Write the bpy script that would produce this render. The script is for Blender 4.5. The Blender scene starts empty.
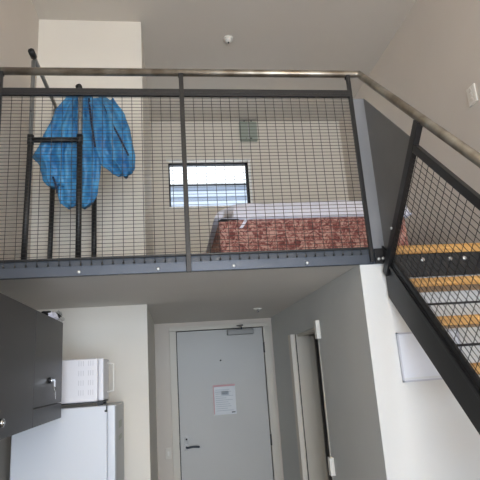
import bpy, bmesh, math, random
from mathutils import Vector, Matrix, noise
random.seed(4)
S = bpy.context.scene
COL = S.collection
PI = math.pi

# ---------------------------------------------------------------- materials
def lin(c):
    return tuple((x / 12.92 if x <= .04045 else ((x + .055) / 1.055) ** 2.4) for x in c)

def mat(name, rgb, rough=.6, metal=0., var=.0, scale=8., bump=0., bscale=60., spec=.5, rgb2=None, coat=0., detail=3.):
    m = bpy.data.materials.new(name); m.use_nodes = True
    nt = m.node_tree; b = nt.nodes['Principled BSDF']
    c = lin(rgb) + (1,)
    b.inputs['Roughness'].default_value = rough
    b.inputs['Metallic'].default_value = metal
    b.inputs['Specular IOR Level'].default_value = spec
    b.inputs['Coat Weight'].default_value = coat
    tc = nt.nodes.new('ShaderNodeTexCoord')
    if var or rgb2:
        n = nt.nodes.new('ShaderNodeTexNoise'); n.inputs['Scale'].default_value = scale; n.inputs['Detail'].default_value = detail
        nt.links.new(tc.outputs['Object'], n.inputs['Vector'])
        r = nt.nodes.new('ShaderNodeValToRGB')
        c2 = (lin(rgb2) + (1,)) if rgb2 else tuple(x * (1 - var) for x in c[:3]) + (1,)
        r.color_ramp.elements[0].position = .35; r.color_ramp.elements[1].position = .65
        r.color_ramp.elements[0].color = c2; r.color_ramp.elements[1].color = c
        nt.links.new(n.outputs['Fac'], r.inputs['Fac']); nt.links.new(r.outputs['Color'], b.inputs['Base Color'])
    else:
        b.inputs['Base Color'].default_value = c
    if bump:
        n2 = nt.nodes.new('ShaderNodeTexNoise'); n2.inputs['Scale'].default_value = bscale; n2.inputs['Detail'].default_value = 4
        nt.links.new(tc.outputs['Object'], n2.inputs['Vector'])
        bp = nt.nodes.new('ShaderNodeBump'); bp.inputs['Strength'].default_value = bump; bp.inputs['Distance'].default_value = .01
        nt.links.new(n2.outputs['Fac'], bp.inputs['Height']); nt.links.new(bp.outputs['Normal'], b.inputs['Normal'])
    return m

M = {}
M['wall'] = mat('painted_plaster', (.817, .787, .75), .75, var=.04, scale=1.5, bump=.05, bscale=140)
M['ceil'] = mat('ceiling_paint', (.795, .77, .73), .8, var=.03, scale=1.2, bump=.05, bscale=140)
M['wallw'] = mat('white_plaster', (.865, .844, .803), .7, var=.03, scale=2., bump=.05, bscale=140)
M['wallc'] = mat('daylit_white_plaster', (.845, .85, .845), .7, var=.03, scale=2., bump=.05, bscale=140)  # cool tint of the window daylight put into the front wall colour
M['wallg'] = mat('shaded_plaster', (.76, .77, .765), .7, var=.03, scale=2., bump=.05, bscale=140)  # side wall's shade and cool light put into a darker plaster colour
M['soffit'] = mat('soffit_paint', (.825, .81, .785), .75, var=.04, scale=1.5, bump=.04, bscale=140)
M['floor'] = mat('brown_carpet', (.52, .48, .44), .9, var=.25, scale=60, bump=.4, bscale=300)
M['loftfloor'] = mat('loft_carpet', (.45, .40, .35), .9, var=.2, scale=60)
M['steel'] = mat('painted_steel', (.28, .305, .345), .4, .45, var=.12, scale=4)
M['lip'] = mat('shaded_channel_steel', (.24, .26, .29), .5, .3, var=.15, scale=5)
M['steelplate'] = mat('plate_steel', (.56, .57, .59), .4, .4, var=.12, scale=3)
M['dark'] = mat('black_steel', (.135, .135, .142), .4, .2, var=.2, scale=6)
M['wedge'] = mat('shaded_sheet_steel', (.45, .45, .45), .5, .3, var=.15, scale=3)  # same bent sheet as the corner plate, its side-face shading put into the grey
M['wire'] = mat('galvanised_wire', (.27, .27, .265), .45, .6)
M['bwire'] = mat('black_wire', (.09, .09, .09), .5, .3)
M['rail'] = mat('brushed_rail_steel', (.62, .60, .56), .3, .8, rgb2=(.47, .43, .38), scale=9)
M['bolt'] = mat('zinc_bolt', (.8, .8, .8), .3, .8)
M['polegrey'] = mat('grey_pole', (.50, .50, .49), .35, .3)
M['closer'] = mat('satin_grey', (.50, .50, .49), .45, .2)
M['satin'] = mat('satin_chrome', (.88, .88, .88), .4, .1)
M['chrome'] = mat('chrome', (.75, .75, .75), .18, 1.)
M['black'] = mat('black_plastic', (.06, .06, .065), .45)
M['door'] = mat('door_paint', (.73, .73, .72), .5, var=.03, scale=2)
M['frame'] = mat('door_frame_paint', (.83, .81, .77), .5)
M['frame2'] = mat('door_architrave_paint', (.80, .78, .735), .5)
M['cab'] = mat('charcoal_laminate', (.20, .195, .195), .42, var=.06, scale=5)
M['gap'] = mat('dark_gap', (.03, .03, .03), .8)
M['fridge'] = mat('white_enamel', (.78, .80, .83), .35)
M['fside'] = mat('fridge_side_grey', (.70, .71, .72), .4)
M['micro'] = mat('microwave_white', (.84, .84, .86), .35)
M['slot'] = mat('vent_slot_grey', (.72, .72, .745), .6)
M['plastic'] = mat('white_plastic', (.88, .87, .84), .4)
M['paper'] = mat('paper', (.84, .855, .87), .7)
M['print'] = mat('print_grey', (.70, .73, .76), .8)
M['pink'] = mat('pink_print', (.80, .64, .65), .8)
M['board'] = mat('pale_blue_board', (.87, .89, .925), .35, var=.04, scale=5)
M['boardframe'] = mat('grey_board_frame', (.74, .75, .79), .4)
M['sheet'] = mat('white_cotton', (.90, .90, .95), .85, bump=.3, bscale=25)
M['black_cloth'] = mat('black_cloth', (.05, .05, .06), .8)
M['navy'] = mat('dark_navy_webbing', (.07, .13, .24), .7)
M['winframe'] = mat('dark_window_frame', (.13, .14, .16), .45, .3)
M['sill'] = mat('white_sill', (.93, .93, .92), .5)
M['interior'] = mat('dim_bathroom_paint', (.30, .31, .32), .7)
M['greybox'] = mat('pale_green_grey_plastic', (.60, .64, .60), .45)

# wooden tread: ochre ply with grain along the tread
def wood():
    m = mat('ochre_ply', (.80, .57, .24), .5)
    nt = m.node_tree; b = nt.nodes['Principled BSDF']
    tc = nt.nodes.new('ShaderNodeTexCoord'); mp = nt.nodes.new('ShaderNodeMapping')
    mp.inputs['Scale'].default_value = (2.5, 40, 40)
    n = nt.nodes.new('ShaderNodeTexNoise'); n.inputs['Scale'].default_value = 2.; n.inputs['Detail'].default_value = 5
    r = nt.nodes.new('ShaderNodeValToRGB')
    r.color_ramp.elements[0].position = .3; r.color_ramp.elements[1].position = .7
    r.color_ramp.elements[0].color = lin((.60, .43, .22)) + (1,); r.color_ramp.elements[1].color = lin((.78, .61, .36)) + (1,)
    L = nt.links.new
    L(tc.outputs['Object'], mp.inputs['Vector']); L(mp.outputs['Vector'], n.inputs['Vector'])
    L(n.outputs['Fac'], r.inputs['Fac']); L(r.outputs['Color'], b.inputs['Base Color'])
    return m
M['wood'] = wood()

# red paisley-like woven mattress cover
def paisley():
    m = mat('red_patterned_cover', (.5, .2, .18), .85)
    nt = m.node_tree; b = nt.nodes['Principled BSDF']; L = nt.links.new
    tc = nt.nodes.new('ShaderNodeTexCoord')
    n = nt.nodes.new('ShaderNodeTexNoise'); n.inputs['Scale'].default_value = 17; n.inputs['Detail'].default_value = 4
    n.inputs['Distortion'].default_value = 1.6
    v = nt.nodes.new('ShaderNodeTexVoronoi'); v.inputs['Scale'].default_value = 24
    L(tc.outputs['Object'], n.inputs['Vector'])
    mx = nt.nodes.new('ShaderNodeMixRGB'); mx.inputs['Fac'].default_value = .25
    L(tc.outputs['Object'], mx.inputs['Color1']); L(n.outputs['Color'], mx.inputs['Color2']); L(mx.outputs['Color'], v.inputs['Vector'])
    ad = nt.nodes.new('ShaderNodeMath'); ad.operation = 'MULTIPLY_ADD'; ad.inputs[1].default_value = .55
    L(v.outputs['Distance'], ad.inputs[0]); L(n.outputs['Fac'], ad.inputs[2])
    r = nt.nodes.new('ShaderNodeValToRGB'); e = r.color_ramp.elements
    e[0].position = .45; e[0].color = lin((.36, .18, .17)) + (1,)
    e[1].position = .95; e[1].color = lin((.78, .62, .57)) + (1,)
    k = e.new(.64); k.color = lin((.50, .28, .26)) + (1,)
    k = e.new(.76); k.color = lin((.60, .38, .35)) + (1,)
    L(ad.outputs[0], r.inputs['Fac']); L(r.outputs['Color'], b.inputs['Base Color'])
    return m
M['paisley'] = paisley()

# blue woven plastic of the bag
def bagmat():
    m = mat('blue_woven_plastic', (.27, .59, .78), .5, bump=.8, bscale=24, rgb2=(.15, .43, .64), scale=14)
    m.node_tree.nodes['Principled BSDF'].inputs['Coat Weight'].default_value = .1
    return m
M['bag'] = bagmat()

def glassmat(name, rgb=(1, 1, 1), alpha_mix=.12):
    m = bpy.data.materials.new(name); m.use_nodes = True; nt = m.node_tree
    for n in list(nt.nodes):
        if n.type != 'OUTPUT_MATERIAL': nt.nodes.remove(n)
    out = [n for n in nt.nodes if n.type == 'OUTPUT_MATERIAL'][0]
    t = nt.nodes.new('ShaderNodeBsdfTransparent'); t.inputs['Color'].default_value = rgb + (1,)
    g = nt.nodes.new('ShaderNodeBsdfGlossy'); g.inputs['Roughness'].default_value = .03
    mx = nt.nodes.new('ShaderNodeMixShader'); mx.inputs['Fac'].default_value = alpha_mix
    nt.links.new(t.outputs[0], mx.inputs[1]); nt.links.new(g.outputs[0], mx.inputs[2]); nt.links.new(mx.outputs[0], out.inputs['Surface'])
    return m
M['glass'] = glassmat('window_glass', (.96, .98, 1.), .06)
M['film'] = glassmat('clear_film', (.93, .94, .95), .16)

def clad():
    m = mat('horizontal_cladding', (.8, .84, .9), .6)
    nt = m.node_tree; b = nt.nodes['Principled BSDF']; L = nt.links.new
    tc = nt.nodes.new('ShaderNodeTexCoord'); w = nt.nodes.new('ShaderNodeTexWave'); w.bands_direction = 'Z'
    w.inputs['Scale'].default_value = 1.1; w.inputs['Distortion'].default_value = .4
    r = nt.nodes.new('ShaderNodeValToRGB')
    r.color_ramp.elements[0].position = .25; r.color_ramp.elements[0].color = lin((.42, .46, .52)) + (1,)
    r.color_ramp.elements[1].position = .6; r.color_ramp.elements[1].color = lin((.60, .63, .67)) + (1,)
    L(tc.outputs['Object'], w.inputs['Vector']); L(w.outputs['Fac'], r.inputs['Fac']); L(r.outputs['Color'], b.inputs['Base Color'])
    return m
M['clad'] = clad()

# ---------------------------------------------------------------- mesh helpers
def box(bm, x0, x1, y0, y1, z0, z1):
    vs = [bm.verts.new((x, y, z)) for x in (x0, x1) for y in (y0, y1) for z in (z0, z1)]
    for f in ((0, 1, 3, 2), (4, 6, 7, 5), (0, 4, 5, 1), (2, 3, 7, 6), (0, 2, 6, 4), (1, 5, 7, 3)):
        bm.faces.new([vs[i] for i in f])
    return vs

def tube(bm, pts, r, n=10, cap=True):
    pts = [Vector(p) for p in pts]; rings = []
    prev = None
    for i, p in enumerate(pts):
        if i == 0: d = pts[1] - p
        elif i == len(pts) - 1: d = p - pts[i - 1]
        else: d = (pts[i + 1] - p).normalized() + (p - pts[i - 1]).normalized()
        d.normalize()
        if prev is None:
            a = Vector((0, 0, 1)) if abs(d.z) < .9 else Vector((1, 0, 0))
            u = d.cross(a).normalized()
        else:
            u = (prev - d * prev.dot(d)).normalized()
        prev = u; w = d.cross(u)
        rr = r[i] if isinstance(r, (list, tuple)) else r
        rings.append([bm.verts.new(p + u * rr * math.cos(2 * PI * k / n) + w * rr * math.sin(2 * PI * k / n)) for k in range(n)])
    for a, b in zip(rings, rings[1:]):
        for k in range(n):
            bm.faces.new((a[k], a[(k + 1) % n], b[(k + 1) % n], b[k]))
    if cap:
        bm.faces.new(rings[0][::-1]); bm.faces.new(rings[-1])

def prism_x(bm, poly, x0, x1):           # polygon given in (y, z), extruded in x
    a = [bm.verts.new((x0, y, z)) for y, z in poly]; b = [bm.verts.new((x1, y, z)) for y, z in poly]
    n = len(poly)
    bm.faces.new(a); bm.faces.new(b[::-1])
    for i in range(n): bm.faces.new((a[i], b[i], b[(i + 1) % n], a[(i + 1) % n]))

def obj(name, bm, m, parent=None, bevel=0., smooth=False, seg=2, label=None):
    bmesh.ops.recalc_face_normals(bm, faces=bm.faces)
    me = bpy.data.meshes.new(name); bm.to_mesh(me); bm.free()
    o = bpy.data.objects.new(name, me); COL.objects.link(o)
    for k in (m if isinstance(m, (list, tuple)) else [m]): me.materials.append(M[k])
    if smooth:
        for p in me.polygons: p.use_smooth = True
    if bevel:
        md = o.modifiers.new('bevel', 'BEVEL'); md.width = bevel; md.segments = seg; md.limit_method = 'ANGLE'; md.angle_limit = .6
        for p in me.polygons: p.use_smooth = True
        wn = o.modifiers.new('wn', 'WEIGHTED_NORMAL')
    if parent: 
        o.parent = parent
        o.matrix_parent_inverse = parent_inv(parent)
    if label: o['label'] = label
    return o

def parent_inv(p):
    return Matrix.Translation(p.location).inverted()   # only top-level empties are moved

def B(name, m, parent, *boxes, **kw):
    bm = bmesh.new()
    for b in boxes: box(bm, *b)
    return obj(name, bm, m, parent, **kw)

def T(name, m, parent, pts, r, n=12, **kw):
    bm = bmesh.new(); tube(bm, pts, r, n)
    return obj(name, bm, m, parent, smooth=kw.pop('smooth', True), **kw)

def thing(name, label, cat, loc=(0, 0, 0), group=None):
    o = bpy.data.objects.new(name, None); COL.objects.link(o); o.location = loc; o.empty_display_size = .1
    return tag(o, label, cat, group)

def tag(o, label, cat, group=None):
    o['label'] = label; o['category'] = cat
    if group: o['group'] = group
    return o

def struct(o):
    o['kind'] = 'structure'; return o

# measured layout (metres; camera stands at x=0, y=0)
YL, YP, YD, YB = 2.458, 3.5665, 4.9586, 5.2308
ZU, ZC = 2.132, 4.40
XL, XR, XB, XP = -.953, 2.01, .959, -.1704
YF = -2.2

# ---------------------------------------------------------------- the shell
struct(B('floor', 'floor', None, (XL - .1, XR + .1, YF - .1, YD + .1, -.1, 0)))
struct(B('ceiling', 'ceil', None, (XL - .1, XR + .1, YF - .1, YB + .1, ZC, ZC + .1)))
struct(B('wall_left', 'wall', None, (XL - .1, XL, YF - .1, YB + .1, 0, ZC)))
struct(B('wall_right', 'wall', None, (XR, XR + .1, YF - .1, YB + .1, 0, ZC)))
# wall behind the photographer with the big daylight window
wx0, wx1, wz0, wz1 = -.75, 1.7, .35, 2.75
struct(B('wall_front', 'wall', None, (XL, wx0, YF - .1, YF, 0, ZC), (wx1, XR, YF - .1, YF, 0, ZC),
         (wx0, wx1, YF - .1, YF, 0, wz0), (wx0, wx1, YF - .1, YF, wz1, ZC)))
w = struct(B('window_2', 'winframe', None, (wx0, wx1, YF - .07, YF - .03, wz0, wz0 + .05), (wx0, wx1, YF - .07, YF - .03, wz1 - .05, wz1),
         (wx0, wx0 + .05, YF - .07, YF - .03, wz0, wz1), (wx1 - .05, wx1, YF - .07, YF - .03, wz0, wz1),
         (.45, .5, YF - .07, YF - .03, wz0, wz1)))
# back wall of the loft with the small window opening
ox0, ox1, oz0, oz1 = .010, .898, 3.368, 3.918
struct(B('wall_back', 'wallw', None, (XP, ox0, YB, YB + .16, 2.2, ZC), (ox1, XR, YB, YB + .16, 2.2, ZC),
         (ox0, ox1, YB, YB + .16, 2.2, oz0), (ox0, ox1, YB, YB + .16, oz1, ZC)))
win = struct(B('window_1', 'winframe', None,
         (ox0, ox1, YB + .05, YB + .09, oz1 - .022, oz1), (ox0, ox0 + .018, YB + .05, YB + .09, oz0, oz1),
         (ox1 - .03, ox1, YB + .05, YB + .09, oz0, oz1), (ox0, ox1, YB + .05, YB + .09, oz0, oz0 + .018)))
B('window_transom', 'winframe', win, (ox0 + .018, ox1 - .03, YB + .055, YB + .085, 3.655, 3.668))
B('glass_pane', 'glass', win, (ox0 + .018, ox1 - .03, YB + .068, YB + .072, oz0 + .018, oz1 - .022))
B('window_sill', 'sill', win, (ox0, ox1, YB - .012, YB + .05, oz0 + .0, oz0 + .022))
B('window_trim', 'sill', win, (ox0 - .02, ox1 + .03, YB - .008, YB, oz1, oz1 + .02), (ox1, ox1 + .02, YB - .008, YB, oz0, oz1))
# shaft standing from the floor to the high ceiling (alcove back wall below, pale pier above)
struct(B('wall_shaft', 'wallw', None, (XL, XP, YP, YB + .1, 0, ZC)))
struct(B('wall_entry', 'wall', None, (XP, -.0 + .03, YD, YD + .1, 0, ZU), (.868, XB + .05, YD, YD + .1, 0, ZU), (.03, .868, YD, YD + .1, 2.055, ZU), (XB + .05, XR, YD, YD + .1, 0, ZU)))
# bathroom block: side wall with a door opening, front wall facing the room
by0, by1, bz = 3.345, 4.035, 1.90
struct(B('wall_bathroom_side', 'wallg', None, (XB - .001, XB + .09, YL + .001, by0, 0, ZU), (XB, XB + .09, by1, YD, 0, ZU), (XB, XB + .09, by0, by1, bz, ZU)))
struct(B('wall_bathroom_front', 'wallc', None, (XB + .09, XR, YL, YL + .1, 0, ZU), (XB, XB + .09, YL, YL + .001, 0, ZU)))
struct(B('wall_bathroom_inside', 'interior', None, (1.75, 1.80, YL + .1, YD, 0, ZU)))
# loft slab: soffit below, carpet above, steel edge beam
struct(B('ceiling_soffit', 'soffit', None, (XL, XR, YL + .012, YD + .08, ZU, ZU + .03)))
struct(B('floor_loft', 'loftfloor', None, (XL, XR, YL + .012, YB, ZU + .03, 2.2)))

beam = thing('edge_beam', 'long grey-blue steel channel along the edge of the loft floor', 'beam', (0, YL, ZU))
B('flange', 'steel', beam, (XL, 1.085, YL - .012, YL + .012, ZU - .004, 2.208), bevel=.003)
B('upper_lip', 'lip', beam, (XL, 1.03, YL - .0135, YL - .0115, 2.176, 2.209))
def bolt(x, y, z, parent, axis='y', r=.0085):
    bm = bmesh.new()
    if axis == 'y': tube(bm, [(x, y + .004, z), (x, y - .003, z), (x, y - .006, z)], [r, r, r * .6], 10)
    else: tube(bm, [(x + .003, y, z), (x - .003, y, z), (x - .005, y, z)], [r, r, r * .6], 10)
    return obj('bolt', bm, 'bolt', parent, smooth=True)
for x in (-.80, -.43, -.06, .308, .68, 1.063):
    bolt(x, YL - .014, 2.146, beam)

# ---------------------------------------------------------------- balustrade (loft + stair, one welded run)
bal = thing('balustrade', 'black steel mesh balustrade with round brushed steel handrail along the loft and stairs', 'balustrade', (0, YL, 2.2))
XS = 1.097
SL = 1.022
def zr(y): return 3.224 - SL * (2.452 - y)      # handrail axis above the stair
ZH = 3.221
hy = YL - .012
# loft handrail, mitred corner, sloping stair handrail
T('handrail', 'rail', bal, [(XL, hy, ZH - .004), (1.065, hy, ZH + .002), (1.091, hy - .004, ZH + .001), (XS, hy - .024, zr(hy - .024)), (XS, .45, zr(.45))], .0205, 20)
yf, yb_ = YL - .034, YL - .014
def post(x, ztop, zbot, w=.024):
    return B('post', 'dark', bal, (x - w / 2, x + w / 2, yf, yb_ + .0, zbot, ztop), bevel=.002)
post(-.828, ZH - .015, 2.13); post(.088, ZH - .015, 2.122); post(1.019, ZH - .015, 2.135, .020)
for x in (-.828, .088, 1.019):
    T('rail_bracket', 'dark', bal, [(x, hy, ZH - .03), (x, hy, ZH - .017)], .014, 10)
B('top_channel', 'dark', bal, (-.816, .076, yf, yb_, 3.070, 3.110), (-.816, .076, yf - .003, yf, 3.083, 3.087), bevel=.0015)
B('top_channel', 'dark', bal, (.100, 1.012, yf, yb_, 3.070, 3.110), (.100, 1.012, yf - .003, yf, 3.083, 3.087), bevel=.0015)
B('lower_rod', 'dark', bal, (-.816, .076, yf + .006, yb_ - .004, 2.206, 2.214), bevel=.001)
B('lower_rod', 'dark', bal, (.100, 1.012, yf + .006, yb_ - .004, 2.206, 2.214), bevel=.001)
def wiremesh(x0, x1):
    bm = bmesh.new(); r = .0016
    n = int(round((x1 - x0) / .0485)); dx = (x1 - x0) / n
    for i in range(1, n):
        x = x0 + i * dx
        tube(bm, [(x, YL - .0285, 3.088), (x, YL - .0285, 2.180)], r, 5)
        tube(bm, [(x, YL - .032, 2.183), (x, YL - .026, 2.176)], .0036, 6)
    z = 3.060
    while z > 2.19:
        tube(bm, [(x0 - .006, YL - .025, z), (x1 + .006, YL - .025, z)], r * .92, 5)
        z -= .0186
    return obj('mesh_panel', bm, 'wire', bal)
wiremesh(-.816, .076); wiremesh(.100, 1.012)
# corner plate facing the room + wedge plate turning along the stair
B('corner_plate', 'steelplate', bal, (1.036, XS + .001, YL - .016, YL - .012, 2.206, 3.068), bevel=.001)
bm = bmesh.new(); prism_x(bm, [(YL - .016, 3.068), (1.985, 2.598), (2.395, 2.12), (YL - .016, 2.12)], XS, XS + .004)
obj('wedge_plate', bm, 'wedge', bal)
B('corner_foot', 'dark', bal, (1.038, 1.096, YL - .024, YL - .012, 2.128, 2.206), bevel=.002)
bolt(1.054, YL - .026, 2.150, bal); bolt(1.077, YL - .026, 2.152, bal)

def bar_yz(name, m, p, q, w, x0, x1, parent, bev=.002):
    p, q = Vector(p), Vector(q); d = (q - p).normalized(); nrm = Vector((-d.y, d.x)) * w / 2
    bm = bmesh.new(); prism_x(bm, [tuple(p + nrm), tuple(q + nrm), tuple(q - nrm), tuple(p - nrm)], x0, x1)
    return obj(name, bm, m, parent, bevel=bev)
P0a, P0b = (1.885, zr(1.885) - .01), (2.424, 2.070)
bar_yz('post', 'dark', P0a, P0b, .045, XS - .030, XS - .002, bal)
bolt(XS - .032, 2.262, 2.263, bal, 'x', .007)
# stringer lines
def zt(y): return 2.042 + 1.03 * (y - 2.25)     # stringer top edge
def zb(y): return 1.766 + .97 * (y - 2.25)      # stringer bottom edge
YE = 1.0                                         # next post down the flight
off = (P0b[0] - P0a[0], P0b[1] - P0a[1])
P1a = (YE, zr(YE) - .01); P1b = (YE + off[0], P1a[1] + off[1])
P2a = (.50, zr(.50) - .01); P2b = (.50 + off[0] * .98, P2a[1] + off[1] * .98)
bar_yz('post', 'dark', P1a, P1b, .050, XS - .030, XS - .002, bal)
bar_yz('post', 'dark', P2a, P2b, .050, XS - .030, XS - .002, bal)
def pt(a, b, t): return (a[0] + (b[0] - a[0]) * t, a[1] + (b[1] - a[1]) * t)
tf, bf = .145, .93
def stair_panel(a0, b0, a1, b1):
    A, Bq = pt(a0, b0, tf), pt(a1, b1, tf); Cq, D = pt(a1, b1, bf), pt(a0, b0, bf)
    bar_yz('top_channel', 'dark', A, Bq, .036, XS - .028, XS - .004, bal)
    bar_yz('lower_channel', 'dark', D, Cq, .018, XS - .022, XS - .008, bal)
    bm = bmesh.new(); ex = Vector((Bq[0] - A[0], Bq[1] - A[1])); ey = Vector((D[0] - A[0], D[1] - A[1]))
    n = int(round(ex.length / .052)); m_ = int(round(ey.length / .0235)); r = .0015
    A = Vector(A)
    for i in range(1, n):
        p = A + ex * i / n; q = p + ey
        tube(bm, [(XS - .014, *p), (XS - .014, *q)], r, 5)
    for j in range(1, m_):
        p = A + ey * j / m_; q = p + ex
        tube(bm, [(XS - .0165, *p), (XS - .0165, *q)], r, 5)
    obj('mesh_panel', bm, 'bwire', bal)
stair_panel(P0a, P0b, P1a, P1b); stair_panel(P1a, P1b, P2a, P2b)

# ---------------------------------------------------------------- staircase
st = thing('staircase', 'open-riser stairs with ochre wooden treads and black steel stringer by the right wall', 'stairs', (1.5, 1.3, 0))
SH = .172
yfoot = 2.25 - 2.042 / 1.03
def stringer(x0, x1, sgn):
    bm = bmesh.new(); ye = YL - .014
    prism_x(bm, [(ye, zt(ye) - .02), (ye, zb(ye)), (2.25 - 1.766 / .97 + .002, 0.001), (yfoot, 0.001), (2.30, zt(2.30))], x0, x1)
    return obj('stringer', bm, 'dark', st, bevel=.002)
stringer(XS - .015, XS - .003, 1); stringer(XR - .014, XR - .002, -1)
yo = .195
TX0, TX1 = XS + .014, XR - .016
k = 1
while True:
    yn, zn = 2.252 - yo * (k - 1), 2.012 - .2 * (k - 1)
    if zn < .1: break
    tr = B('tread', 'wood', st, (TX0, TX1, yn, yn + .205, zn - .042, zn), bevel=.004)
    B('angle_bracket', 'dark', st, (TX0, TX0 + .004, yn + .02, yn + .16, zn - .065, zn - .043))
    if k < 9:
        T('safety_rod', 'dark', st, [(TX0, yn + .01, zn - .125), (TX1, yn + .01, zn - .125)], .0055, 8)
    k += 1
B('landing_nosing', 'wood', st, (TX0 - .002, XR - .002, YL - .035, YL + .008, 2.168, 2.214), bevel=.004)
B('header_plate', 'dark', st, (TX0 - .002, XR - .002, YL - .03, YL - .008, 2.050, 2.1675), bevel=.002)
for x in (1.285, 1.437, 1.516, 1.75):
    bolt(x, YL - .033, 2.135, st, r=.0115)

# ---------------------------------------------------------------- entrance door
d1 = struct(B('door_1', 'door', None, (.036, .860, YD - .012, YD + .03, .008, 2.044), bevel=.002))
d1['label'] = 'pale grey flush entrance door'
B('door_frame', 'frame2', d1, (-.035, .028, YD - .02, YD + .02, 0, 2.052), (.868, .940, YD - .02, YD + .02, 0, 2.052), (-.035, .940, YD - .02, YD + .02, 2.052, 2.092), bevel=.003)
B('door_gap', 'gap', d1, (.026, .870, YD + .031, YD + .04, 0, 2.054))
dh = T('door_handle', 'steel', d1, [(.090, YD - .012, 1.015), (.090, YD - .055, 1.015), (.100, YD - .062, 1.015), (.150, YD - .062, 1.020), (.205, YD - .058, 1.015)], .009)
T('handle_rose', 'satin', dh, [(.090, YD - .012, 1.015), (.090, YD - .022, 1.015)], .027, 20)
T('lock_cylinder', 'satin', d1, [(.092, YD - .012, 1.082), (.092, YD - .020, 1.082)], .024, 20)
T('keyhole', 'gap', d1, [(.092, YD - .0195, 1.082), (.092, YD - .0215, 1.082)], .008, 12)
B('latch_plate', 'dark', d1, (.027, .036, YD - .018, YD - .008, 1.0, 1.06))
T('peephole', 'dark', d1, [(.440, YD - .011, 1.757), (.440, YD - .015, 1.757)], .008, 14)
for z in (1.853, 1.018, .2):
    B('hinge', 'dark', d1, (.858, .872, YD - .026, YD - .012, z - .05, z + .05), bevel=.002)
cl = B('door_closer', 'closer', d1, (.515, .770, YD - .068, YD - .012, 1.985, 2.035), bevel=.006)
T('closer_arm', 'steel', cl, [(.655, YD - .045, 2.035), (.655, YD - .045, 2.06), (.60, YD - .10, 2.066), (.67, YD - .03, 2.074)], .007, 8)
tag(B('notice_sheet', 'paper', None, (.352, .562, YD - .0155, YD - .0125, 1.268, 1.535)), 'white notice sheet with pink header taped to the entrance door', 'notice')
ns = bpy.data.objects['notice_sheet']
B('printed_border', 'pink', ns, (.352, .562, YD - .0162, YD - .0156, 1.518, 1.535), (.352, .362, YD - .0162, YD - .0156, 1.275, 1.518))
B('printed_lines', 'print', ns, *[(.375, .375 + .165 * (.8 + .2 * math.sin(i * 2.7)), YD - .0162, YD - .0156, 1.487 - i * .0185, 1.492 - i * .0185) for i in range(11)],
  (.43, .50, YD - .0162, YD - .0156, 1.44, 1.475))
B('dark_stamp', 'dark', ns, (.518, .552, YD - .0162, YD - .0156, 1.281, 1.290))
tag(B('light_switch', 'frame', None, (-.100, -.048, YD - .010, YD, .925, 1.022), bevel=.003), 'small off-white switch plate on the wall left of the entrance door', 'switch')
B('switch_rocker', 'plastic', bpy.data.objects['light_switch'], (-.082, -.066, YD - .014, YD - .010, .955, .992), bevel=.002)

# ---------------------------------------------------------------- bathroom door
d2 = struct(B('door_2', 'frame', None, (XB - .034, XB, by1, by1 + .09, 0, bz + .0), bevel=.002))
B('far_jamb', 'frame2', d2, (XB, XB + .115, by1 - .012, by1 - .0005, 0, bz), label='grey-white door jamb')
B('jamb_seal', 'gap', d2, (XB + .002, XB + .008, by1 - .016, by1 - .012, 0, bz))
B('near_jamb', 'frame', d2, (XB - .004, XB + .10, by0, by0 + .02, 0, bz), bevel=.003)
B('head_frame', 'frame2', d2, (XB + .02, XB + .09, by0 + .02, by1 - .013, bz - .02, bz))
B('door_leaf', 'frame2', d2, (XB + .12, XB + .16, by1 + .01, by1 + .76, .01, bz - .02))
for z0, z1 in ((1.815, 1.935), (.985, 1.09)):
    B('white_hinge_cover', 'plastic', d2, (XB - .028, XB, by0 - .055, by0 - .008, z0, z1), bevel=.004)

# ---------------------------------------------------------------- framed panel on the white wall
fp = thing('wall_panel', 'pale blue framed board on the white wall beneath the stairs', 'board', (1.25, YL, 1.65))
B('board', 'board', fp, (1.104, 1.42, YL - .010, YL - .001, 1.545, 1.768))
B('board_frame', 'boardframe', fp, (1.098, 1.106, YL - .015, YL - .001, 1.538, 1.775), (1.418, 1.426, YL - .015, YL - .001, 1.538, 1.775),
  (1.098, 1.426, YL - .015, YL - .001, 1.767, 1.775), (1.098, 1.426, YL - .015, YL - .001, 1.538, 1.546), bevel=.001)
B('lower_ledge', 'paper', fp, (1.106, 1.418, YL - .0125, YL - .010, 1.548, 1.558))
T('pull_hook', 'boardframe', fp, [(1.268, YL - .012, 1.70), (1.272, YL - .02, 1.685), (1.270, YL - .012, 1.66)], .003, 6)

# ---------------------------------------------------------------- ceiling fittings
sd = thing('smoke_detector', 'small round white detector on the high ceiling above the loft', 'detector', (.552, 3.744, ZC))
T('base', 'plastic', sd, [(.552, 3.744, ZC), (.552, 3.744, ZC - .016)], .042, 24)
T('dome', 'plastic', sd, [(.552, 3.744, ZC - .016), (.552, 3.744, ZC - .03), (.552, 3.744, ZC - .042)], [.032, .03, .016], 24)
T('sensor_tip', 'dark', sd, [(.552, 3.744, ZC - .042), (.552, 3.744, ZC - .050)], .007, 12)
sp = thing('sprinkler', 'small white round fitting on the low ceiling in front of the entrance door', 'sprinkler', (.693, 4.12, ZU))
T('escutcheon', 'plastic', sp, [(.693, 4.12, ZU), (.693, 4.12, ZU - .010)], [.036, .030], 20)
T('nozzle', 'chrome', sp, [(.693, 4.12, ZU - .010), (.693, 4.12, ZU - .03)], .010, 12)
eb = thing('wall_box', 'grey-green electrical box high on the loft back wall right of the window', 'box', (.92, YB, 4.26))
B('cover', 'greybox', eb, (.822, 1.022, YB - .05, YB, 4.145, 4.375), bevel=.008)
for x in (.875, .955): B('cable_gland', 'dark', eb, (x, x + .01, YB - .045, YB - .02, 4.375, 4.392))
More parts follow.
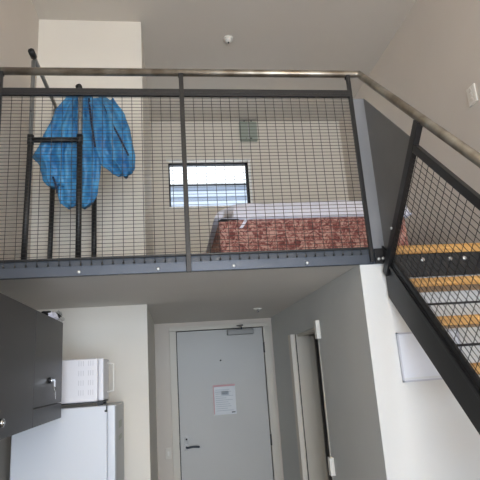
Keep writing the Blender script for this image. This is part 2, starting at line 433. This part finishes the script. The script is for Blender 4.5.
B('indicator', 'dark', eb, (.885, .893, YB - .053, YB - .05, 4.163, 4.171)); B('indicator', 'dark', eb, (.935, .955, YB - .053, YB - .05, 4.160, 4.172))
B('lid_seam', 'slot', eb, (.918, .924, YB - .0515, YB - .05, 4.16, 4.36))
ws = thing('wall_switch', 'white rectangular switch plate high on the right wall beside the stair handrail', 'switch', (XR, 2.79, 3.30))
B('plate', 'plastic', ws, (XR - .012, XR, 2.742, 2.832, 3.235, 3.362), bevel=.004)
for z in (3.265, 3.300, 3.335): B('rocker', 'frame', ws, (XR - .016, XR - .012, 2.775, 2.80, z - .012, z + .012), bevel=.002)

# ---------------------------------------------------------------- wall cabinet
CX = -.577
cab = thing('wall_cabinet', 'charcoal overhead cabinet with keyed doors on the left wall', 'cabinet', (-.76, 2.0, 1.475))
B('carcass', 'cab', cab, (XL, CX - .020, .95, 2.836, 1.475, 1.955))
B('lower_rail', 'cab', cab, (CX - .019, CX, 2.288, 2.836, 1.475, 1.548), bevel=.0015)
def cdoor(y0, y1, z0, z1, ky, kz, key=True, ring=True):
    d = B('cabinet_door', 'cab', cab, (CX - .018, CX, y0, y1, z0, z1), bevel=.0015)
    lk = T('lock', 'black' if ring else 'chrome', d, [(CX, ky, kz), (CX + .010, ky, kz)], .014, 16)
    T('lock_barrel', 'chrome', lk, [(CX + .010, ky, kz), (CX + .013, ky, kz)], .008, 12)
    if key:
        B('key', 'chrome', lk, (CX + .013, CX + .030, ky - .002, ky + .002, kz - .004, kz + .004), (CX + .026, CX + .03, ky - .01, ky + .01, kz - .03, kz - .004))
        T('key_ring', 'chrome', lk, [(CX + .028, ky + .014 * math.cos(t), kz - .042 + .016 * math.sin(t)) for t in [i * PI / 8 for i in range(17)]], .0014, 6)
        B('spare_key', 'chrome', lk, (CX + .026, CX + .028, ky + .012, ky + .026, kz - .085, kz - .048), bevel=.001)
    return d
cdoor(2.288, 2.836, 1.552, 1.955, 2.545, 1.660)
cdoor(1.60, 2.284, 1.475, 1.955, 1.880, 1.528, key=False, ring=False)
cdoor(.95, 1.596, 1.475, 1.955, 1.02, 1.70, key=False)

# things on the cabinet
def crumple(name, mkey, c, r, amp, seed, lab, cat, sub=4):
    bm = bmesh.new(); bmesh.ops.create_icosphere(bm, subdivisions=sub, radius=1)
    for v in bm.verts:
        n = noise.noise(v.co * 2.2 + Vector((seed, 0, 0))) + .5 * noise.noise(v.co * 5.5 + Vector((0, seed, 0)))
        k = 1 + amp * n
        co = Vector((v.co.x * r[0] * k, v.co.y * r[1] * k, v.co.z * r[2] * k))
        co.z = max(co.z, -r[2] * .72)
        v.co = co + Vector(c)
    o = obj(name, bm, mkey, None, smooth=False)
    return tag(o, lab, cat)
crumple('folded_pouch', 'black_cloth', (-.632, 2.765, 1.984), (.050, .11, .024), .2, 3, 'flat black cloth pouch on top of the charcoal cabinet', 'pouch')
crumple('plastic_bag', 'sheet', (-.594, 2.69, 1.972), (.018, .08, .022), .3, 8, 'crumpled white plastic bag at the front edge of the cabinet top', 'bag')
crumple('wrapping_film', 'film', (-.594, 2.798, 1.978), (.020, .032, .030), .6, 5, 'crumpled clear plastic wrapping at the far corner of the cabinet top', 'wrapping')

# ---------------------------------------------------------------- fridge
fr = thing('fridge', 'tall white fridge standing in the alcove under the cabinet end', 'fridge', (-.6, 3.25, 0))
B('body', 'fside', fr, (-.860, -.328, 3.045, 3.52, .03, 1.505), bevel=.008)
B('fridge_door', 'fridge', fr, (-.860, -.368, 2.985, 3.042, .06, 1.512), bevel=.008)
B('door_grip', 'fridge', fr, (-.3676, -.324, 2.985, 3.042, .06, 1.512), bevel=.007)
B('hinge_notch', 'black', fr, (-.380, -.366, 2.980, 2.987, 1.478, 1.488), (-.372, -.367, 2.980, 2.987, 1.478, 1.513))
for x in (-.85, -.39):
    for y in (3.05, 3.42): B('foot', 'black', fr, (x, x + .05, y, y + .05, 0, .03))
B('seal', 'gap', fr, (-.860, -.328, 3.042, 3.045, .08, 1.5))
B('side_badge', 'greybox', fr, (-.328, -.3265, 3.20, 3.36, 1.370, 1.41)); B('side_badge', 'greybox', fr, (-.328, -.3265, 3.20, 3.36, 1.305, 1.33))
# ---------------------------------------------------------------- microwave
mw = thing('microwave', 'white microwave turned sideways on top of the fridge', 'microwave', (-.6, 3.25, 1.51))
B('body', 'micro', mw, (-.84, -.420, 3.005, 3.26, 1.535, 1.768), bevel=.008)
B('microwave_door', 'micro', mw, (-.419, -.388, 3.005, 3.24, 1.538, 1.766), bevel=.007)
T('door_handle', 'plastic', mw, [(-.387, 3.17, 1.578), (-.353, 3.17, 1.585), (-.353, 3.17, 1.735), (-.387, 3.17, 1.742)], .0055, 8)
B('underside', 'black', mw, (-.835, -.392, 3.012, 3.25, 1.527, 1.5345))
for x in (-.80, -.43):
    for y in (3.05, 3.20): B('foot', 'black', mw, (x, x + .03, y, y + .03, 1.5125, 1.527))
for cx_ in (-.510, -.458):
    for r_ in range(4):
        zc_ = 1.742 - r_ * .052
        B('vent', 'slot', mw, *[(cx_ + s_ - .0015, cx_ + s_ + .0015, 3.0042, 3.0062, zc_ - .014, zc_ + .014) for s_ in (-.012, 0, .012)])

# ---------------------------------------------------------------- bed in the loft
bx0, bx1, bfy, bby = .345, 1.735, 3.42, 5.20
bed = thing('bed', 'double bed in the loft with red patterned mattress', 'bed', (1.04, 4.3, 2.2))
B('bed_base', 'black_cloth', bed, (bx0 + .02, bx1 - .02, bfy + .03, bby, 2.23, 2.38), bevel=.01)
for x in (bx0 + .06, bx1 - .10):
    for y in (bfy + .1, bby - .1): B('leg', 'black', bed, (x, x + .04, y, y + .04, 2.2, 2.23))
B('mattress', 'paisley', bed, (bx0, bx1, bfy, bby, 2.38, 2.688), bevel=.03, seg=4)
T('mattress_piping', 'paisley', bed, [(bx0 + .012, bfy + .004, 2.655), (bx1 - .012, bfy + .004, 2.655)], .006, 8)
# duvet: thick soft slab with wavy rim
bm = bmesh.new(); nx, ny = 60, 50
X0, X1, Y0, Y1 = bx0 - .030, bx1 + .045, bfy - .018, bby - .02
top = {}; bot = {}
for i in range(nx + 1):
    for j in range(ny + 1):
        s, t = i / nx, j / ny
        x = X0 + (X1 - X0) * s; y = Y0 + (Y1 - Y0) * t
        e = min(s * (X1 - X0), (1 - s) * (X1 - X0), t * (Y1 - Y0), (1 - t) * (Y1 - Y0))
        rise = .128 * (1 - math.exp(-max(e, 0) / .018)) * (min(1, .45 + s * 4.5))
        n = noise.noise(Vector((x * 3.1, y * 3, 2.))) * .016 + noise.noise(Vector((x * 9, y * 9, 7.))) * .005
        top[i, j] = bm.verts.new((x, y + .006 * noise.noise(Vector((x * 8, 0, 1))), 2.692 + rise + n * min(1, e / .05)))
        edge = i in (0, nx) or j in (0, ny)
        drop = -.010 + .012 * noise.noise(Vector((x * 3.5, y * 3.5, 5.))) if edge else .001
        if j == 0 and s < .14: drop += .014 * math.sin(s / .14 * PI)
        bot[i, j] = bm.verts.new((x, y, 2.692 + drop)) if edge else None
for i in range(nx):
    for j in range(ny): bm.faces.new((top[i, j], top[i + 1, j], top[i + 1, j + 1], top[i, j + 1]))
ring = [(i, 0) for i in range(nx)] + [(nx, j) for j in range(ny)] + [(i, ny) for i in range(nx, 0, -1)] + [(0, j) for j in range(ny, 0, -1)]
for a_, b_ in zip(ring, ring[1:] + ring[:1]): bm.faces.new((top[a_], top[b_], bot[b_], bot[a_]))
bm.faces.new([bot[r_] for r_ in ring])
dv = tag(obj('duvet', bm, 'sheet', None, smooth=True), 'rumpled white duvet lying over the top of the loft bed', 'duvet')
bm = bmesh.new()
L_ = [(.552, 2.700), (.532, 2.667), (.515, 2.638), (.495, 2.612)]
for (xa, za), (xb, zb) in zip(L_, L_[1:]):
    vs = [bm.verts.new(v) for v in ((xa - .011, bfy - .010, za), (xa + .013, bfy - .010, za), (xb + .013, bfy - .010, zb), (xb - .011, bfy - .010, zb),
                                    (xa - .011, bfy - .006, za), (xa + .013, bfy - .006, za), (xb + .013, bfy - .006, zb), (xb - .011, bfy - .006, zb))]
    for f in ((0, 1, 2, 3), (7, 6, 5, 4), (0, 3, 7, 4), (1, 5, 6, 2), (0, 4, 5, 1), (3, 2, 6, 7)): bm.faces.new([vs[q] for q in f])
obj('fabric_tie', bm, 'sheet', dv)
bm = bmesh.new()   # dark corner of a bottom sheet peeping out
pts = [(bx0 - .006, 2.672), (bx0 + .05, 2.705), (bx0 + .12, 2.70), (bx0 + .165, 2.683), (bx0 + .08, 2.678), (bx0 + .03, 2.668)]
va = [bm.verts.new((x, bfy - .006, z)) for x, z in pts]; vb = [bm.verts.new((x, bfy + .02, z)) for x, z in pts]
bm.faces.new(va); bm.faces.new(vb[::-1])
for i in range(len(pts)): bm.faces.new((va[i], vb[i], vb[(i + 1) % len(pts)], va[(i + 1) % len(pts)]))
obj('sheet_corner', bm, 'black_cloth', bed, label='dark sheet corner')

# ---------------------------------------------------------------- garment rack and blue bag
rk = thing('garment_rack', 'black and chrome two-rail clothes rack behind the loft balustrade', 'clothes rack', (-.64, 3.08, 2.2))
y1r, y2r = 2.80, 3.37
xl_, xr_ = -.770, -.497
for x, y, zs, ztp in ((xl_, y1r, 3.22, 3.515), (xl_, y2r, 3.15, 3.515), (xr_, y1r, 3.02, 3.305), (xr_, y2r, 3.0, 3.305)):
    lg = T('upright', 'black', rk, [(x - .012 if x < -.6 else x, y, 2.215), (x, y, zs if x > -.6 else 3.0)], .016, 12)
    T('inner_pole', 'polegrey', lg, [(x, y, 2.99), (x, y, ztp)], .0125, 12)
    T('collar', 'black', lg, [(x, y, 2.975), (x, y, 3.03)], .019, 12)
    T('adjusting_pin', 'black', lg, [(x, y - .009, 3.18), (x, y - .014, 3.18)], .005, 8)
    T('foot', 'black', lg, [(x - .012 if x < -.6 else x, y, 2.2), (x - .012 if x < -.6 else x, y, 2.216)], .02, 12)
for x, z in ((xl_ + .006, 3.530), (xr_, 3.315)):
    rl = T('hanging_rail', 'polegrey', rk, [(x, y1r - .04, z), (x, y2r + .03, z)], .0125, 12, label='grey tube rail')
    T('end_cap', 'black', rl, [(x - .002, y1r - .075 if x < -.6 else y1r - .05, z + .004), (x, y1r - .02, z)], .0185, 14)
T('front_crossbar', 'black', rk, [(xl_, y1r, 3.0), (xr_, y1r, 3.0)], .0145, 12)
T('rear_crossbar', 'black', rk, [(xl_, y2r, 3.0), (xr_, y2r, 3.0)], .0145, 12)
T('foot_bar', 'black', rk, [(xl_, y1r, 2.235), (xl_, y2r, 2.235)], .0125, 12)
T('foot_bar', 'black', rk, [(xr_, y1r, 2.235), (xr_, y2r, 2.235)], .0125, 12)

def interp(tab, z):
    for (za, a), (zb, b) in zip(tab, tab[1:]):
        if zb <= z <= za:
            t = (za - z) / (za - zb); t = t * t * (3 - 2 * t) * .5 + t * .5
            return a + (b - a) * t
    return tab[-1][1] if z < tab[-1][0] else tab[0][1]
def lobe(bm, left, right, z1, z0, yc, dep, folds, seed, lean=0.):
    nz, nu = 56, 44; rings = []
    for i in range(nz + 1):
        t = i / nz; z = z1 + (z0 - z1) * t
        a, b = interp(left, z), interp(right, z); c = (a + b) / 2; h = (b - a) / 2
        rg = []
        for k in range(nu):
            th = 2 * PI * k / nu
            u = math.cos(th)
            prof = math.sin(th)
            d = dep * (.45 + .75 * math.sin(min(1, t * 1.15 + .08) * PI) ** .7)
            fold = .030 * math.sin(u * folds + seed + 1.3 * math.sin(t * 3 + seed) + t * 1.5) + .012 * math.sin(u * folds * 2.3 + seed * 2 + t * 6)
            fold += .016 * noise.noise(Vector((u * 6, t * 9, seed + 9))) + .010 * noise.noise(Vector((u * 14, t * 16, seed)))
            x = c + h * u * (1 + .03 * noise.noise(Vector((t * 7, seed, th))))
            y = yc + lean * t + prof * d + (fold if prof < .2 else fold * .4) * min(1, h / .08) * (1 - abs(u) ** 3 * .6)
            rg.append(bm.verts.new((x, y, z + .012 * math.sin(u * 5 + seed) * t)))
        rings.append(rg)
    for a, b in zip(rings, rings[1:]):
        for k in range(nu): bm.faces.new((a[k], a[(k + 1) % nu], b[(k + 1) % nu], b[k]))
    bm.faces.new(rings[0][::-1]); bm.faces.new(rings[-1])
bm = bmesh.new(); yc = 2.90
# outer left panel, centre panel (longest), right looped panel
lobe(bm, [(3.33, -.60), (3.20, -.675), (3.03, -.745), (2.94, -.790), (2.885, -.745), (2.79, -.725), (2.755, -.70)],
         [(3.33, -.505), (3.20, -.52), (3.0, -.54), (2.88, -.55), (2.78, -.56), (2.755, -.58)], 3.33, 2.755, yc, .050, 7, .4)
lobe(bm, [(3.33, -.57), (3.1, -.62), (2.9, -.65), (2.72, -.640), (2.66, -.625), (2.635, -.59)],
         [(3.33, -.44), (3.1, -.415), (2.95, -.39), (2.83, -.395), (2.70, -.410), (2.65, -.43), (2.635, -.46)], 3.335, 2.635, yc + .015, .055, 8, 2.1)
lobe(bm, [(3.33, -.50), (3.15, -.46), (3.0, -.44), (2.90, -.395), (2.84, -.33), (2.82, -.29)],
         [(3.33, -.315), (3.21, -.245), (3.10, -.215), (2.94, -.190), (2.86, -.192), (2.82, -.215)], 3.325, 2.82, yc + .01, .052, 7, 4.)
bg = tag(obj('shopping_bag', bm, 'bag', None, smooth=True), 'large crumpled blue woven plastic bag hanging from the clothes rack', 'bag')
def strap(pts):
    bm = bmesh.new()
    P = [Vector((x, y, z)) for x, y, z in pts]; Q = []
    for i in range(len(P) - 1):
        p0 = P[max(i - 1, 0)]; p1 = P[i]; p2 = P[i + 1]; p3 = P[min(i + 2, len(P) - 1)]
        for t in [k / 6 for k in range(6)]:
            Q.append(.5 * ((2 * p1) + (p2 - p0) * t + (2 * p0 - 5 * p1 + 4 * p2 - p3) * t * t + (3 * p1 - p0 - 3 * p2 + p3) * t ** 3))
    Q.append(P[-1]); rings = []
    for q in Q: rings.append([bm.verts.new(q + Vector(o)) for o in ((-.006, 0, 0), (.006, -.002, 0), (.006, .003, 0), (-.006, .004, 0))])
    for a, b in zip(rings, rings[1:]):
        for k in range(4): bm.faces.new((a[k], a[(k + 1) % 4], b[(k + 1) % 4], b[k]))
    bm.faces.new(rings[0][::-1]); bm.faces.new(rings[-1])
    return obj('carry_strap', bm, 'navy', bg, smooth=False, label='dark strap')
strap([(-.455, 2.845, 3.30), (-.445, 2.83, 3.2), (-.43, 2.825, 3.08), (-.415, 2.835, 2.97)])
strap([(-.37, 2.85, 3.27), (-.33, 2.832, 3.15), (-.27, 2.832, 3.02), (-.225, 2.845, 2.92)])
strap([(-.655, 2.86, 2.80), (-.635, 2.852, 2.74), (-.63, 2.86, 2.70)])

# ---------------------------------------------------------------- outside the loft window
nb = tag(B('neighbouring_building', 'clad', None, (-8, 12, 14, 18, -3, 6.95)), 'pale clad building seen through the small loft window', 'building')
B('parapet', 'sill', nb, (-8.1, 12.1, 13.85, 14, 6.95, 7.15))

# ---------------------------------------------------------------- light
def area(name, loc, rot, sx, sy, power, col):
    l = bpy.data.lights.new(name, 'AREA'); l.shape = 'RECTANGLE'; l.size = sx; l.size_y = sy; l.energy = power; l.color = col
    o = bpy.data.objects.new(name, l); COL.objects.link(o); o.location = loc; o.rotation_euler = rot
    return o
area('window_daylight', ((wx0 + wx1) / 2, YF - .02, (wz0 + wz1) / 2), (PI / 2, 0, 0), wx1 - wx0 - .06, wz1 - wz0 - .06, 72, (.75, .855, 1.))
added_lamp = thing('added_uplight', 'unseen uplight added above the big rear window to warm the upper walls', 'added_lamp', (.5, YF, 2.95))  # out-of-view lamp, added to warm the ceiling and upper walls
B('added_lamp_housing', 'plastic', added_lamp, (.0, 1.0, YF, YF + .12, 2.88, 2.93), (.0, 1.0, YF + .11, YF + .12, 2.93, 3.0), bevel=.004)
area('added_warm_fill', (.5, YF + .06, 2.96), (PI + -math.radians(28), 0, 0), .95, .09, 66, (1., .89, .71))  # added warm fill for the upper part of the room
W = bpy.data.worlds.new('overcast_sky'); S.world = W; W.use_nodes = True
W.node_tree.nodes['Background'].inputs['Color'].default_value = (.90, .95, 1., 1); W.node_tree.nodes['Background'].inputs['Strength'].default_value = 1.6

# ---------------------------------------------------------------- camera
pitch, yaw, roll, f = .2524, .1415, -.0686, 509.95
cy, sy, cp, sn = math.cos(yaw), math.sin(yaw), math.cos(pitch), math.sin(pitch)
F = Vector((sy * cp, cy * cp, sn)); R = Vector((cy, -sy, 0)); U = R.cross(F)
c, s = math.cos(roll), math.sin(roll)
R, U = R * c + U * s, U * c - R * s
cam = bpy.data.cameras.new('camera'); co = bpy.data.objects.new('camera', cam); COL.objects.link(co)
cam.sensor_width = 36; cam.lens = f / 480 * 36; cam.clip_start = .05
co.matrix_world = Matrix(((R.x, U.x, -F.x, 0), (R.y, U.y, -F.y, 0), (R.z, U.z, -F.z, 1.64), (0, 0, 0, 1)))
S.camera = co
S.view_settings.view_transform = 'Standard'; S.view_settings.look = 'None'; S.view_settings.gamma = 1; S.view_settings.use_curve_mapping = False
S.view_settings.exposure = 1.1
S.cycles.max_bounces = 14; S.cycles.diffuse_bounces = 10; S.cycles.use_denoising = True
